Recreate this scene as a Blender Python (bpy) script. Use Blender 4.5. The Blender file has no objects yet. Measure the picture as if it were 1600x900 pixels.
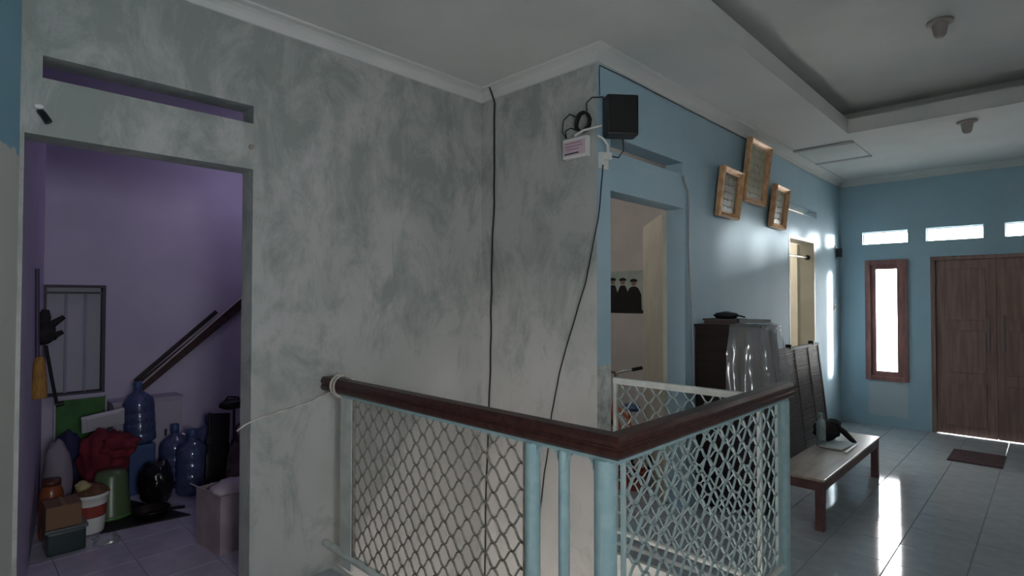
import bpy, bmesh, math, random
from mathutils import Vector, Matrix, noise
random.seed(7)
scn = bpy.context.scene
COL = scn.collection

# ------------------------------------------------------------------ camera
cam_d = bpy.data.cameras.new('camera')
cam = bpy.data.objects.new('camera', cam_d)
COL.objects.link(cam)
F_PX, CX, CY = 869.56, 800.0, 450.0
def pix(px, py): return Vector((px - CX, -(py - CY), -F_PX))
_Y = pix(1648, 468).normalized()
_X = -pix(-92, 466); _X = (_X - _Y * _X.dot(_Y)).normalized()
_Z = _X.cross(_Y)
cam.matrix_world = Matrix.Translation((0, 0, 1.6)) @ Matrix((_X, _Y, _Z)).to_4x4()
cam_d.sensor_width = 36.0
cam_d.lens = F_PX / 1600 * 36.0
cam_d.clip_start = 0.05
scn.camera = cam

# ------------------------------------------------------------------ world / exposure
world = bpy.data.worlds.new('overcast_sky'); scn.world = world
world.use_nodes = True
wb = world.node_tree.nodes['Background']
wb.inputs[0].default_value = (0.93, 0.97, 1.0, 1)
wb.inputs[1].default_value = 32.0
scn.view_settings.view_transform = 'Standard'
scn.view_settings.look = 'None'
scn.view_settings.gamma = 1.0
scn.view_settings.use_curve_mapping = False
scn.view_settings.exposure = 0.28

def portal(name, loc, rot, sx, sy):
    l = bpy.data.lights.new(name, 'AREA'); l.shape = 'RECTANGLE'; l.size = sx; l.size_y = sy
    l.cycles.is_portal = True
    o = bpy.data.objects.new(name, l); COL.objects.link(o); o.location = loc; o.rotation_euler = rot
    return o
PI = math.pi
portal('window_portal', (-0.2, 8.62, 1.35), (-PI/2, 0, 0), 3.6, 2.5)
portal('added_opening_portal', (1.8, 0.0, 1.71), (0, PI/2, 0), .66, .68)  # samples daylight through the opening added in the right wall

sun_d = bpy.data.lights.new('low_sun', 'SUN'); sun_d.energy = 26.0; sun_d.angle = math.radians(9); sun_d.color = (1.0, .97, .94)
sun = bpy.data.objects.new('low_sun', sun_d); COL.objects.link(sun)
sun.rotation_euler = Vector((-1.0, -1.0, -.122)).to_track_quat('-Z', 'Y').to_euler()

# ------------------------------------------------------------------ materials
def lin(c):
    return tuple((x/12.92 if x <= .04045 else ((x+.055)/1.055)**2.4) for x in [v/255 for v in c])
MATS = {}
def mat(name, rgb, rough=.6, metal=0., rgb2=None, scale=6., stretch=(1, 1, 1), bump=0., bscale=60., detail=4, lo=.4, hi=.6, spec=.5, trans=0., ior=1.45, alpha=1., emis=None, estr=0.):
    if name in MATS: return MATS[name]
    m = bpy.data.materials.new(name); m.use_nodes = True
    nt = m.node_tree; b = nt.nodes['Principled BSDF']
    c = lin(rgb) + (1,)
    b.inputs['Base Color'].default_value = c
    b.inputs['Roughness'].default_value = rough
    b.inputs['Metallic'].default_value = metal
    b.inputs['Specular IOR Level'].default_value = spec
    b.inputs['IOR'].default_value = ior
    b.inputs['Transmission Weight'].default_value = trans
    b.inputs['Alpha'].default_value = alpha
    if emis:
        b.inputs['Emission Color'].default_value = lin(emis) + (1,); b.inputs['Emission Strength'].default_value = estr
    tc = nt.nodes.new('ShaderNodeTexCoord'); mp = nt.nodes.new('ShaderNodeMapping')
    mp.inputs['Scale'].default_value = stretch
    nt.links.new(tc.outputs['Object'], mp.inputs[0])
    if rgb2:
        n = nt.nodes.new('ShaderNodeTexNoise'); n.inputs['Scale'].default_value = scale; n.inputs['Detail'].default_value = detail
        nt.links.new(mp.outputs[0], n.inputs['Vector'])
        r = nt.nodes.new('ShaderNodeValToRGB')
        r.color_ramp.elements[0].position = lo; r.color_ramp.elements[0].color = c
        r.color_ramp.elements[1].position = hi; r.color_ramp.elements[1].color = lin(rgb2) + (1,)
        nt.links.new(n.outputs['Fac'], r.inputs[0]); nt.links.new(r.outputs[0], b.inputs['Base Color'])
    if bump:
        n2 = nt.nodes.new('ShaderNodeTexNoise'); n2.inputs['Scale'].default_value = bscale; n2.inputs['Detail'].default_value = 3
        nt.links.new(mp.outputs[0], n2.inputs['Vector'])
        bp = nt.nodes.new('ShaderNodeBump'); bp.inputs['Strength'].default_value = bump; bp.inputs['Distance'].default_value = .01
        nt.links.new(n2.outputs['Fac'], bp.inputs['Height']); nt.links.new(bp.outputs[0], b.inputs['Normal'])
    MATS[name] = m
    return m

class NT:
    """small node helper for the wall paints"""
    def __init__(s, m): s.nt = m.node_tree; s.n = s.nt.nodes; s.b = s.n['Principled BSDF']
    def new(s, t, **k):
        o = s.n.new(t)
        for a, v in k.items(): setattr(o, a, v)
        return o
    def link(s, a, b): s.nt.links.new(a, b)
    def pos(s): 
        g = s.new('ShaderNodeNewGeometry'); x = s.new('ShaderNodeSeparateXYZ'); s.link(g.outputs['Position'], x.inputs[0]); return g, x
    def math(s, op, a, b=None):
        o = s.new('ShaderNodeMath', operation=op); o.use_clamp = False
        for i, v in enumerate((a, b)):
            if v is None: continue
            if isinstance(v, (int, float)): o.inputs[i].default_value = v
            else: s.link(v, o.inputs[i])
        return o.outputs[0]
    def mix(s, f, a, b):
        o = s.new('ShaderNodeMix', data_type='RGBA')
        if isinstance(f, (int, float)): o.inputs['Factor'].default_value = f
        else: s.link(f, o.inputs['Factor'])
        for k, v in (('A', a), ('B', b)):
            sock = [i for i in o.inputs if i.name == k and i.type == 'RGBA'][0]
            if isinstance(v, tuple): sock.default_value = v + (1,)
            else: s.link(v, sock)
        return [i for i in o.outputs if i.type == 'RGBA'][0]
    def noise(s, scale, stretch=(1, 1, 1), detail=4, rough=.55, dist=0.):
        g = s.new('ShaderNodeNewGeometry'); mp = s.new('ShaderNodeMapping'); mp.inputs['Scale'].default_value = stretch
        s.link(g.outputs['Position'], mp.inputs[0])
        n = s.new('ShaderNodeTexNoise'); n.inputs['Scale'].default_value = scale; n.inputs['Detail'].default_value = detail
        n.inputs['Roughness'].default_value = rough; n.inputs['Distortion'].default_value = dist
        s.link(mp.outputs[0], n.inputs['Vector']); return n.outputs['Fac']
    def ramp(s, f, a, b):
        o = s.new('ShaderNodeMapRange'); o.inputs['From Min'].default_value = a; o.inputs['From Max'].default_value = b
        s.link(f, o.inputs['Value']); return o.outputs[0]
    def bump(s, h, strength=.15, dist=.01):
        o = s.new('ShaderNodeBump'); o.inputs['Strength'].default_value = strength; o.inputs['Distance'].default_value = dist
        s.link(h, o.inputs['Height']); s.link(o.outputs[0], s.b.inputs['Normal'])

def plaster_mat():
    """stained unpainted plaster: whitewash with grey-green damp patches, heavier up high"""
    m = mat('stained_plaster', (205, 206, 200), .85); k = NT(m)
    _, p = k.pos()
    base = k.mix(k.ramp(k.noise(2.3, (1, 1, .8), 6), .35, .7), lin((190, 190, 188)), lin((174, 177, 174)))
    blot = k.noise(3.6, (1, 1, .6), 9, .74, .5)
    hz = k.ramp(p.outputs['Z'], .6, 3.0)
    yy = k.ramp(p.outputs['Y'], 3.2, .2)
    thr = k.math('ADD', k.math('MULTIPLY', hz, .13), k.math('MULTIPLY', yy, .09))
    f = k.ramp(k.math('ADD', blot, thr), .55, .72)
    c1 = k.mix(k.math('MULTIPLY', f, .75), base, lin((136, 145, 140)))
    st = k.ramp(k.noise(5.5, (1.6, 1.6, .5), 7, .7, .8), .60, .70)
    c2 = k.mix(k.math('MULTIPLY', st, .4), c1, lin((126, 131, 128)))
    k.link(c2, k.b.inputs['Base Color'])
    k.bump(k.noise(9, (1, 1, .6), 6), .12)
    return m
def blue_mat():
    """sky-blue emulsion with unpainted end strip, white room side and a plaster patch under the window"""
    m = mat('sky_blue_paint', (140, 186, 208), .6); k = NT(m)
    _, p = k.pos()
    blue = k.mix(k.ramp(k.noise(3, (1, 1, .7), 4), .3, .7), lin((156, 186, 201)), lin((164, 191, 204)))
    white = k.mix(k.ramp(k.noise(14, (1, 1, 1), 6, .7), .45, .62), lin((205, 207, 204)), lin((160, 165, 163)))
    strip = k.math('MULTIPLY', k.math('LESS_THAN', p.outputs['Y'], 2.998), k.math('LESS_THAN', p.outputs['Z'], 1.185))
    room = k.math('LESS_THAN', p.outputs['X'], -2.188)
    wob = k.math('MULTIPLY', k.noise(6), .08)
    z2 = k.math('ADD', p.outputs['Z'], wob)
    patch = k.math('MULTIPLY', k.math('MULTIPLY', k.math('GREATER_THAN', p.outputs['Y'], 8.2), k.math('LESS_THAN', z2, .60)),
                   k.math('MULTIPLY', k.math('GREATER_THAN', z2, .17), k.math('MULTIPLY', k.math('GREATER_THAN', p.outputs['X'], -1.73), k.math('LESS_THAN', p.outputs['X'], -1.31))))
    f = k.math('MAXIMUM', strip, room)
    blue = k.mix(k.math('MULTIPLY', patch, .8), blue, lin((190, 199, 202)))
    k.link(k.mix(f, blue, white), k.b.inputs['Base Color'])
    k.bump(k.noise(40), .06)
    return m
def corner_mat():
    m = mat('blue_over_white_paint', (140, 186, 208), .7); k = NT(m)
    _, p = k.pos()
    z2 = k.math('ADD', p.outputs['Z'], k.math('MULTIPLY', k.noise(7), .12))
    k.link(k.mix(k.math('LESS_THAN', z2, 2.27), lin((128, 172, 192)), lin((196, 198, 190))), k.b.inputs['Base Color'])
    return m
M_PLASTER = plaster_mat(); M_BLUE = blue_mat(); M_CORNER = corner_mat()
M_CEIL = mat('ceiling_white', (212, 213, 211), .85, rgb2=(203, 206, 204), scale=1.5)
M_LAV = mat('lavender_paint', (192, 184, 204), .75, rgb2=(186, 178, 198), scale=2.5)
M_CREAM = mat('cream_room_paint', (220, 216, 212), .8, rgb2=(212, 209, 206), scale=3)
M_TILE = mat('glazed_white_tile', (172, 180, 186), .07, rgb2=(164, 173, 180), scale=9, spec=.6)
M_TILE_LAV = mat('storage_tile', (196, 190, 206), .14, rgb2=(186, 180, 198), scale=8)
M_GROUT = mat('grey_grout', (120, 122, 122), .8)
M_WOOD = mat('dark_stained_wood', (74, 42, 36), .38, rgb2=(54, 30, 27), scale=5, stretch=(6, 6, 6), detail=6)
M_DOOR = mat('brown_door_wood', (150, 122, 112), .45, rgb2=(132, 104, 96), scale=3, stretch=(9, 9, .7), detail=6)
M_FRAMEW = mat('window_frame_wood', (150, 106, 100), .45, rgb2=(130, 90, 86), scale=4, stretch=(5, 5, 1))
M_RAIL = mat('pale_blue_enamel', (158, 186, 190), .35, rgb2=(146, 176, 182), scale=20, bump=.05, bscale=50)
M_MESHG = mat('grey_expanded_metal', (166, 161, 151), .5, .1, rgb2=(142, 137, 127), scale=30)
M_MESHB = mat('pale_expanded_metal', (174, 190, 190), .45, .0, rgb2=(166, 188, 190), scale=30)
M_WHITEBAR = mat('white_enamel_bar', (206, 210, 206), .4, rgb2=(190, 196, 192), scale=12)
M_BLACK = mat('black_plastic', (22, 22, 24), .45)
M_CABLE = mat('black_cable', (20, 20, 22), .5)
M_CABLEG = mat('grey_cable', (150, 156, 158), .5)
M_WHITEP = mat('white_plastic', (226, 226, 222), .35)
M_GOLD = mat('gilt_frame', (222, 180, 138), .35, .2, rgb2=(198, 152, 112), scale=18)
M_DARKWOOD = mat('near_black_wood', (46, 34, 33), .4, rgb2=(36, 27, 27), scale=4, stretch=(1, 1, 6))
M_SLAT = mat('dark_bamboo', (66, 50, 50), .5, rgb2=(52, 40, 42), scale=10, stretch=(1, 1, 8))
M_TABLE = mat('table_top_laminate', (176, 158, 140), .3, rgb2=(158, 140, 124), scale=4, stretch=(4, .6, 1))
M_TABLEW = mat('table_leg_wood', (110, 76, 74), .45, rgb2=(92, 62, 62), scale=6)
M_STEEL = mat('brushed_steel', (180, 178, 174), .3, .9)
M_PORCH = mat('porch_concrete', (212, 210, 204), .8)

def glass_mat(name, tint=(1, 1, 1), gloss=.08, rough=.02, milk=0.):
    m = bpy.data.materials.new(name); m.use_nodes = True; nt = m.node_tree
    nt.nodes.remove(nt.nodes['Principled BSDF']); out = nt.nodes['Material Output']
    t = nt.nodes.new('ShaderNodeBsdfTransparent'); t.inputs[0].default_value = tint + (1,)
    g = nt.nodes.new('ShaderNodeBsdfGlossy'); g.inputs['Roughness'].default_value = rough
    x = nt.nodes.new('ShaderNodeMixShader'); x.inputs[0].default_value = gloss
    nt.links.new(t.outputs[0], x.inputs[1]); nt.links.new(g.outputs[0], x.inputs[2])
    last = x
    if milk:
        d = nt.nodes.new('ShaderNodeBsdfDiffuse'); d.inputs[0].default_value = tint + (1,)
        y = nt.nodes.new('ShaderNodeMixShader'); y.inputs[0].default_value = milk
        nt.links.new(x.outputs[0], y.inputs[1]); nt.links.new(d.outputs[0], y.inputs[2]); last = y
    nt.links.new(last.outputs[0], out.inputs[0]); MATS[name] = m
    return m
M_GLASS = glass_mat('window_glass')
M_SHEET = glass_mat('clear_plastic_sheet', (.86, .88, .9), .16, .16, .16)
M_BOTTLE = glass_mat('clear_bottle_plastic', (.80, .90, .90), .14, .1, .22)
M_JUG = glass_mat('blue_jug_plastic', (.24, .30, .55), .12, .06, .25)
M_FROST = glass_mat('frosted_pane', (.5, .5, .56), .06, .2, .9)

# ------------------------------------------------------------------ mesh helpers
class MB:
    def __init__(s): s.v = []; s.f = []; s.sm = []
    def add(s, vs, fs, smooth=False):
        o = len(s.v); s.v += [Vector(p) for p in vs]
        s.f += [tuple(i + o for i in f) for f in fs]; s.sm += [smooth] * len(fs); return s
    def box(s, x0, y0, z0, x1, y1, z1):
        if x0 > x1: x0, x1 = x1, x0
        if y0 > y1: y0, y1 = y1, y0
        if z0 > z1: z0, z1 = z1, z0
        return s.add([(x0,y0,z0),(x1,y0,z0),(x1,y1,z0),(x0,y1,z0),(x0,y0,z1),(x1,y0,z1),(x1,y1,z1),(x0,y1,z1)],
                     [(3,2,1,0),(4,5,6,7),(0,1,5,4),(1,2,6,5),(2,3,7,6),(3,0,4,7)])
    def obox(s, c, size, rot=None):
        rot = rot or Matrix.Identity(3); c = Vector(c); h = Vector(size) / 2
        vs = [c + rot @ Vector((a*h.x, b*h.y, d*h.z)) for d in (-1, 1) for a, b in ((-1,-1),(1,-1),(1,1),(-1,1))]
        return s.add(vs, [(3,2,1,0),(4,5,6,7),(0,1,5,4),(1,2,6,5),(2,3,7,6),(3,0,4,7)])
    def bar(s, a, b, w, t, up=(0, 0, 1)):
        a, b = Vector(a), Vector(b); d = (b - a); L = d.length; d.normalize()
        u = Vector(up); u = (u - d * u.dot(d))
        if u.length < 1e-5: u = Vector((1, 0, 0)) - d * d.x
        u.normalize(); r = d.cross(u)
        R = Matrix((d, r, u)).transposed()
        return s.obox((a + b) / 2, (L, w, t), R)
    def tube(s, pts, r, n=8, closed=False, cap=True):
        pts = [Vector(p) for p in pts]; N = len(pts); rs = r if isinstance(r, (list, tuple)) else [r] * N
        T = []
        for i in range(N):
            a = pts[i-1] if (i > 0 or closed) else pts[i]; b = pts[(i+1) % N] if (i < N-1 or closed) else pts[i]
            T.append((b - a).normalized())
        u = T[0].orthogonal().normalized(); vs = []
        for i in range(N):
            u = (u - T[i] * u.dot(T[i])).normalized(); w = T[i].cross(u)
            vs += [pts[i] + (u * math.cos(2*PI*k/n) + w * math.sin(2*PI*k/n)) * rs[i] for k in range(n)]
        fs = []
        for i in range(N if closed else N - 1):
            j = (i + 1) % N
            fs += [(i*n+k, i*n+(k+1) % n, j*n+(k+1) % n, j*n+k) for k in range(n)]
        s.add(vs, fs, True)
        if cap and not closed:
            s.add(vs[:n], [tuple(range(n))[::-1]]); s.add(vs[-n:], [tuple(range(n))])
        return s
    def lathe(s, prof, c=(0, 0, 0), n=20, rot=None, ripple=None):
        rot = rot or Matrix.Identity(3); c = Vector(c); vs = []
        for r, z in prof:
            for k in range(n):
                a = 2*PI*k/n; rr = max(r, 1e-4)
                vs.append(c + rot @ Vector((rr*math.cos(a), rr*math.sin(a), z)))
        fs = [(i*n+k, i*n+(k+1) % n, (i+1)*n+(k+1) % n, (i+1)*n+k) for i in range(len(prof)-1) for k in range(n)]
        return s.add(vs, fs, True)
    def prism(s, poly, f0, f1):
        """poly: 2-D points; f0, f1: functions to the two end planes"""
        n = len(poly); vs = [f0(*p) for p in poly] + [f1(*p) for p in poly]
        return s.add(vs, [tuple(range(n))[::-1], tuple(range(n, 2*n))] + [(i, (i+1) % n, n+(i+1) % n, n+i) for i in range(n)])
    def sweep(s, path, prof, closed_prof=True, smooth=False):
        """plan path [(x,y)], profile [(off,z)], off to the right of travel, mitred"""
        P = [Vector((a, b)) for a, b in path]; rings = []
        for i in range(len(P)):
            d0 = (P[i] - P[i-1]).normalized() if i > 0 else (P[1] - P[0]).normalized()
            d1 = (P[i+1] - P[i]).normalized() if i < len(P)-1 else d0
            n0 = Vector((d0.y, -d0.x)); n1 = Vector((d1.y, -d1.x)); m = n0 + n1
            m = m / max(m.dot(n0), 1e-6) if m.length > 1e-6 else n0
            rings.append([(P[i].x + m.x*o, P[i].y + m.y*o, z) for o, z in prof])
        n = len(prof); vs = [p for r in rings for p in r]; k = n if closed_prof else n-1
        fs = [(i*n+j, i*n+(j+1) % n, (i+1)*n+(j+1) % n, (i+1)*n+j) for i in range(len(P)-1) for j in range(k)]
        s.add(vs, fs, smooth)
        if closed_prof:
            s.add(rings[0], [tuple(range(n))]); s.add(rings[-1], [tuple(range(n))[::-1]])
        return s
    def blob(s, c, rad, seed=0, amp=.18, freq=2.2, floor=None, sub=3, rot=0):
        bm = bmesh.new(); bmesh.ops.create_icosphere(bm, subdivisions=sub, radius=1)
        c = Vector(c); vs = []
        cr, sr = math.cos(rot), math.sin(rot)
        for v in bm.verts:
            d = v.co.normalized(); k = 1 + amp * (noise.noise(d * freq + Vector((seed*3.7, seed*1.3, 0)))*1.4 + .5*noise.noise(d * freq*2.6 + Vector((0, seed*2.1, seed))))
            p = Vector((d.x*rad[0]*k, d.y*rad[1]*k, d.z*rad[2]*k)); p = Vector((p.x*cr - p.y*sr, p.x*sr + p.y*cr, p.z)) + c
            if floor is not None and p.z < floor: p.z = floor
            vs.append(p)
        bm.verts.index_update()
        s.add(vs, [tuple(v.index for v in f.verts) for f in bm.faces], True); bm.free(); return s
    def build(s, name, m, parent=None, origin=None, bevel=0., local=False, segs=2, weld=False):
        if parent is not None:
            org = Vector((0, 0, 0)) if local else parent.matrix_world.translation.copy() if parent.parent is None else parent['_org'] if '_org' in parent else Vector(parent.location)
        elif origin is not None: org = Vector(origin)
        else:
            lo = Vector([min(p[i] for p in s.v) for i in range(3)]); hi = Vector([max(p[i] for p in s.v) for i in range(3)])
            org = Vector(((lo.x+hi.x)/2, (lo.y+hi.y)/2, lo.z))
        if parent is not None and not local: org = world_loc(parent)
        me = bpy.data.meshes.new(name); me.from_pydata([tuple(p - org) for p in s.v], [], s.f)
        bm = bmesh.new(); bm.from_mesh(me)
        bm.faces.ensure_lookup_table()
        for f, q in zip(bm.faces, s.sm): f.smooth = q
        if weld: bmesh.ops.remove_doubles(bm, verts=bm.verts, dist=1e-5)
        if bevel: bmesh.ops.bevel(bm, geom=list(bm.edges), offset=bevel, segments=segs, affect='EDGES', profile=.6, clamp_overlap=True)
        bmesh.ops.recalc_face_normals(bm, faces=bm.faces)
        bm.to_mesh(me); bm.free(); me.materials.append(m)
        o = bpy.data.objects.new(name, me); COL.objects.link(o)
        if parent is not None: o.parent = parent
        else: o.location = org
        return o
def world_loc(o):
    p = Vector((0, 0, 0))
    while o is not None: p = p + Vector(o.location); o = o.parent
    return p
def tag(o, label=None, cat=None, group=None, kind=None):
    if label: o['label'] = label
    if cat: o['category'] = cat
    if group: o['group'] = group
    if kind: o['kind'] = kind
    return o
def thing(name, label, cat, loc=(0, 0, 0), rotz=0., group=None):
    o = bpy.data.objects.new(name, None); o.empty_display_size = .1; COL.objects.link(o)
    o.location = loc; o.rotation_euler = (0, 0, rotz); tag(o, label, cat, group); return o
def struct(name, mb, m, label=None, cat=None):
    o = mb.build(name, m, origin=(0, 0, 0)); tag(o, label, cat, kind='structure'); return o
def copy_tree(o, parent=None):
    c = o.copy(); COL.objects.link(c); c.parent = parent
    for ch in list(o.children): copy_tree(ch, c)
    return c
def arc(cx, cy, r, a0, a1, n):
    return [(cx + r*math.cos(a0 + (a1-a0)*i/n), cy + r*math.sin(a0 + (a1-a0)*i/n)) for i in range(n+1)]
def wall(mb, axis, p0, p1, u0, u1, z0, z1, holes=()):
    """solid wall slab between planes p0<p1 on an axis, with rectangular holes (u0,u1,z0,z1)"""
    us = sorted({u0, u1} | {v for h in holes for v in h[:2] if u0 < v < u1}); zs = sorted({z0, z1} | {v for h in holes for v in h[2:] if z0 < v < z1})
    def solid(i, j):
        if i < 0 or j < 0 or i >= len(us)-1 or j >= len(zs)-1: return False
        cu, cz = (us[i]+us[i+1])/2, (zs[j]+zs[j+1])/2
        return not any(h[0] < cu < h[1] and h[2] < cz < h[3] for h in holes)
    def P(p, u, z): return {'x': (p, u, z), 'y': (u, p, z), 'z': (u, z, p)}[axis]
    for i in range(len(us)-1):
        for j in range(len(zs)-1):
            if not solid(i, j): continue
            a, b, c, d = us[i], us[i+1], zs[j], zs[j+1]
            for p in (p0, p1): mb.add([P(p,a,c), P(p,b,c), P(p,b,d), P(p,a,d)], [(0,1,2,3)])
            if not solid(i-1, j): mb.add([P(p0,a,c), P(p1,a,c), P(p1,a,d), P(p0,a,d)], [(0,1,2,3)])
            if not solid(i+1, j): mb.add([P(p0,b,c), P(p1,b,c), P(p1,b,d), P(p0,b,d)], [(0,1,2,3)])
            if not solid(i, j-1): mb.add([P(p0,a,c), P(p1,a,c), P(p1,b,c), P(p0,b,c)], [(0,1,2,3)])
            if not solid(i, j+1): mb.add([P(p0,a,d), P(p1,a,d), P(p1,b,d), P(p0,b,d)], [(0,1,2,3)])
    return mb

# ------------------------------------------------------------------ room shell
XA, YB, XC, YF, XR, ZC = -3.10, 2.85, -2.04, 8.35, 1.60, 3.16
mb = wall(MB(), 'x', XA-.15, XA, .05, 3.0, -2.9, 3.6, [(.235, 1.17, 0., 2.30), (.29, 1.17, 2.548, 2.645)])
struct('wall_left', mb, M_PLASTER)
mb = wall(MB(), 'y', YB, YB+.15, XA, XC-.001, -2.9, 3.6)
struct('wall_return', mb, M_PLASTER)
mb = wall(MB(), 'x', XC-.15, XC, YB+.0005, YF, -.12, 3.6, [(3.0, 4.0, 0., 2.30), (3.0, 3.98, 2.558, 2.652), (6.35, 7.25, 0., 2.30), (6.36, 7.35, 2.565, 2.648)])
struct('wall_center', mb, M_BLUE)
far_holes = [(-1.78, -1.295, 2.305, 2.465), (-1.11, -.573, 2.305, 2.465), (-.39, .15, 2.305, 2.465), (.34, .83, 2.305, 2.465), (.96, 1.45, 2.305, 2.465), (-1.755, -1.30, .572, 2.10), (-1.075, .125, -.01, 2.115)]
mb = wall(MB(), 'y', YF, YF+.15, -5.2, XR+.15, -.12, 3.6, far_holes)
struct('wall_back', mb, M_BLUE)
mb = wall(MB(), 'x', XR, XR+.15, -1.65, YF, -.12, 3.6, [(-.32, .32, 1.4, 2.02)])  # unseen opening added here to let daylight onto the near walls
struct('wall_right', mb, M_CREAM)
mb = wall(MB(), 'y', -1.65, -1.5, -1.1, XR, -.12, 3.6)
struct('wall_front', mb, M_CORNER)
mb = MB().prism([(-3.1, .22), (-1.0, -.49), (-1.0, -1.5), (-1.15, -1.5), (-1.15, -.58), (-3.1, .06)], lambda x, y: (x, y, -.12), lambda x, y: (x, y, 3.6))
struct('wall_corner', mb, M_CORNER)

# ceiling border with the raised tray
mb = wall(MB(), 'z', ZC, ZC+.13, XA, XR, -1.5, YF, [(-1.37, 1.2, -.6, 5.92)])
cl = struct('ceiling', mb, M_CEIL)
mb = wall(MB(), 'z', 3.42, 3.50, -1.75, XR, -1.0, 6.3)
for b in ((-1.75, -1.0, 3.29, -1.65, 6.3, 3.42), (-1.65, 6.2, 3.29, XR, 6.3, 3.42), (-1.65, -1.0, 3.29, XR, -.9, 3.42), (1.5, -.9, 3.29, XR, 6.2, 3.42)): mb.box(*b)
struct('ceiling_tray', mb, M_CEIL)
mb = MB().box(-6.1, -1.8, 3.6, XR+.3, YF+.2, 3.75)
struct('ceiling_slab', mb, M_PORCH)
prof = [(.0, ZC-.075), (.018, ZC-.075), (.022, ZC-.062)] + [(.022+.07*(1-math.cos(t)), ZC-.062+.05*math.sin(t)) for t in (.4, .8, 1.2, 1.57)] + [(.10, ZC-.008), (.10, ZC+.002), (0., ZC+.002)]
mb = MB().sweep([(XA, .21), (XA, YB), (XC, YB), (XC, YF), (XR, YF), (XR, -1.5)], prof)
struct('trim_1', mb, M_CEIL)
# thin moulding on the tray lip
mb = MB()
for a in ((-1.40, 5.92, 1.23, 5.95), (-1.40, -.6, -1.37, 5.92)): mb.box(a[0], a[1], ZC-.006, a[2], a[3], ZC+.001)
struct('trim_2', mb, M_CEIL)

# floors: recessed grout bed and separate tiles
def tile_floor(name, base_boxes, rects, m, g=.36, ox=-.745, oy=6.21, z=0.):
    mb = MB()
    for b in base_boxes: mb.box(*b)
    fl = struct(name, mb, M_GROUT); cache = {}
    for (x0, y0, x1, y1) in rects:
        i0 = math.floor((x0-ox)/g); j0 = math.floor((y0-oy)/g)
        for i in range(i0, math.ceil((x1-ox)/g)):
            for j in range(j0, math.ceil((y1-oy)/g)):
                a, b = max(x0, ox+i*g)+.0018, min(x1, ox+(i+1)*g)-.0018; c, d = max(y0, oy+j*g)+.0018, min(y1, oy+(j+1)*g)-.0018
                if b-a < .03 or d-c < .03: continue
                key = (round(b-a, 3), round(d-c, 3))
                if key not in cache:
                    w, h, e = key[0]/2, key[1]/2, .002
                    me = bpy.data.meshes.new('tile')
                    me.from_pydata([(-w,-h,0),(w,-h,0),(w,h,0),(-w,h,0),(-w,-h,.003),(w,-h,.003),(w,h,.003),(-w,h,.003),(-w+e,-h+e,.0045),(w-e,-h+e,.0045),(w-e,h-e,.0045),(-w+e,h-e,.0045)], [],
                        [(0,1,5,4),(1,2,6,5),(2,3,7,6),(3,0,4,7),(4,5,9,8),(5,6,10,9),(6,7,11,10),(7,4,8,11),(8,9,10,11),(3,2,1,0)])
                    me.materials.append(m); cache[key] = me
                o = bpy.data.objects.new('tile', cache[key]); COL.objects.link(o); o.parent = fl
                o.location = ((a+b)/2, (c+d)/2, z-.0045); o.rotation_euler = (random.uniform(-.0012, .0012), random.uniform(-.0012, .0012), 0)
    return fl
HX, HY0, HY1 = -1.11, 1.64, 2.99     # floor opening
tile_floor('floor', [(XA, .0, -.14, XR, HY0, -.004), (-1.1, -1.5, -.14, XR, 0, -.004), (HX, HY0, -.14, XR, HY1, -.004), (XC, HY1, -.14, XR, YF+.15, -.004)],
           [(XA, .2, XR, HY0), (-.98, -1.5, XR, .2), (HX, HY0, XR, HY1), (XC, HY1, XR, YF)], M_TILE)
# stair shaft below the floor
mb = MB().box(XA-.2, -.2, -3.0, 1.6, 4.6, -2.9); struct('floor_lower', mb, M_CREAM)
mb = MB()
mb.box(XC-.15, HY1, -.9, HX+.1, HY1+.12, -.14)
mb.box(XA-.2, 4.5, -2.9, 1.6, 4.6, -.14); mb.box(1.5, -.2, -2.9, 1.6, 4.5, -.14); mb.box(XA-.2, -.3, -2.9, 1.6, -.2, -.14); mb.box(XA-.25, -.2, -2.9, XA-.15, 4.5, -.14)
struct('wall_lower', mb, M_CREAM)
mb = MB().box(XA-.2, -.3, -.16, 1.6, HY0-.02, -.14).box(HX+.02, HY0-.02, -.16, 1.6, 4.6, -.14).box(XA-.2, HY1+.12, -.16, HX+.02, 4.6, -.14).box(XA-.2, YB+.15, -.16, XC-.15, HY1+.12, -.14)
struct('ceiling_lower', mb, M_CEIL)
mb = MB().box(XC+.001, HY1-.03, -.12, HX+.03, HY1+.0, .012).box(XA+.001, HY0, -.12, HX, HY0+.03, .012).box(HX-.03, HY0+.03, -.12, HX, HY1-.03, .012)
struct('trim_3', mb, M_WHITEBAR)

# ------------------------------------------------------------------ storage room behind the left wall
SB = -5.85
mb = MB().prism([(XA-.149, .235), (SB, .578), (SB, .478), (XA-.149, .135)], lambda x, y: (x, y, -.02), lambda x, y: (x, y, 3.1))
struct('wall_storage_left', mb, M_LAV)
mb = wall(MB(), 'x', SB-.12, SB, .3, 2.6, -.02, 3.1, [(.58, .985, .80, 1.712)])
struct('wall_storage_back', mb, M_LAV)
mb = MB().box(SB, 2.4, -.02, XA-.15, 2.5, 3.1); struct('wall_storage_right', mb, M_LAV)
mb = MB().box(XA-.152, 1.171, 0, XA-.1502, 2.4, 3.05).box(XA-.152, .24, 2.30, XA-.1502, 1.17, 2.545).box(XA-.152, .24, 2.65, XA-.1502, 1.17, 3.05); struct('wall_storage_front', mb, M_LAV)
mb = MB().box(SB-.1, .1, 3.0, XA-.1501, 2.6, 3.08); struct('ceiling_storage', mb, M_LAV)
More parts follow.
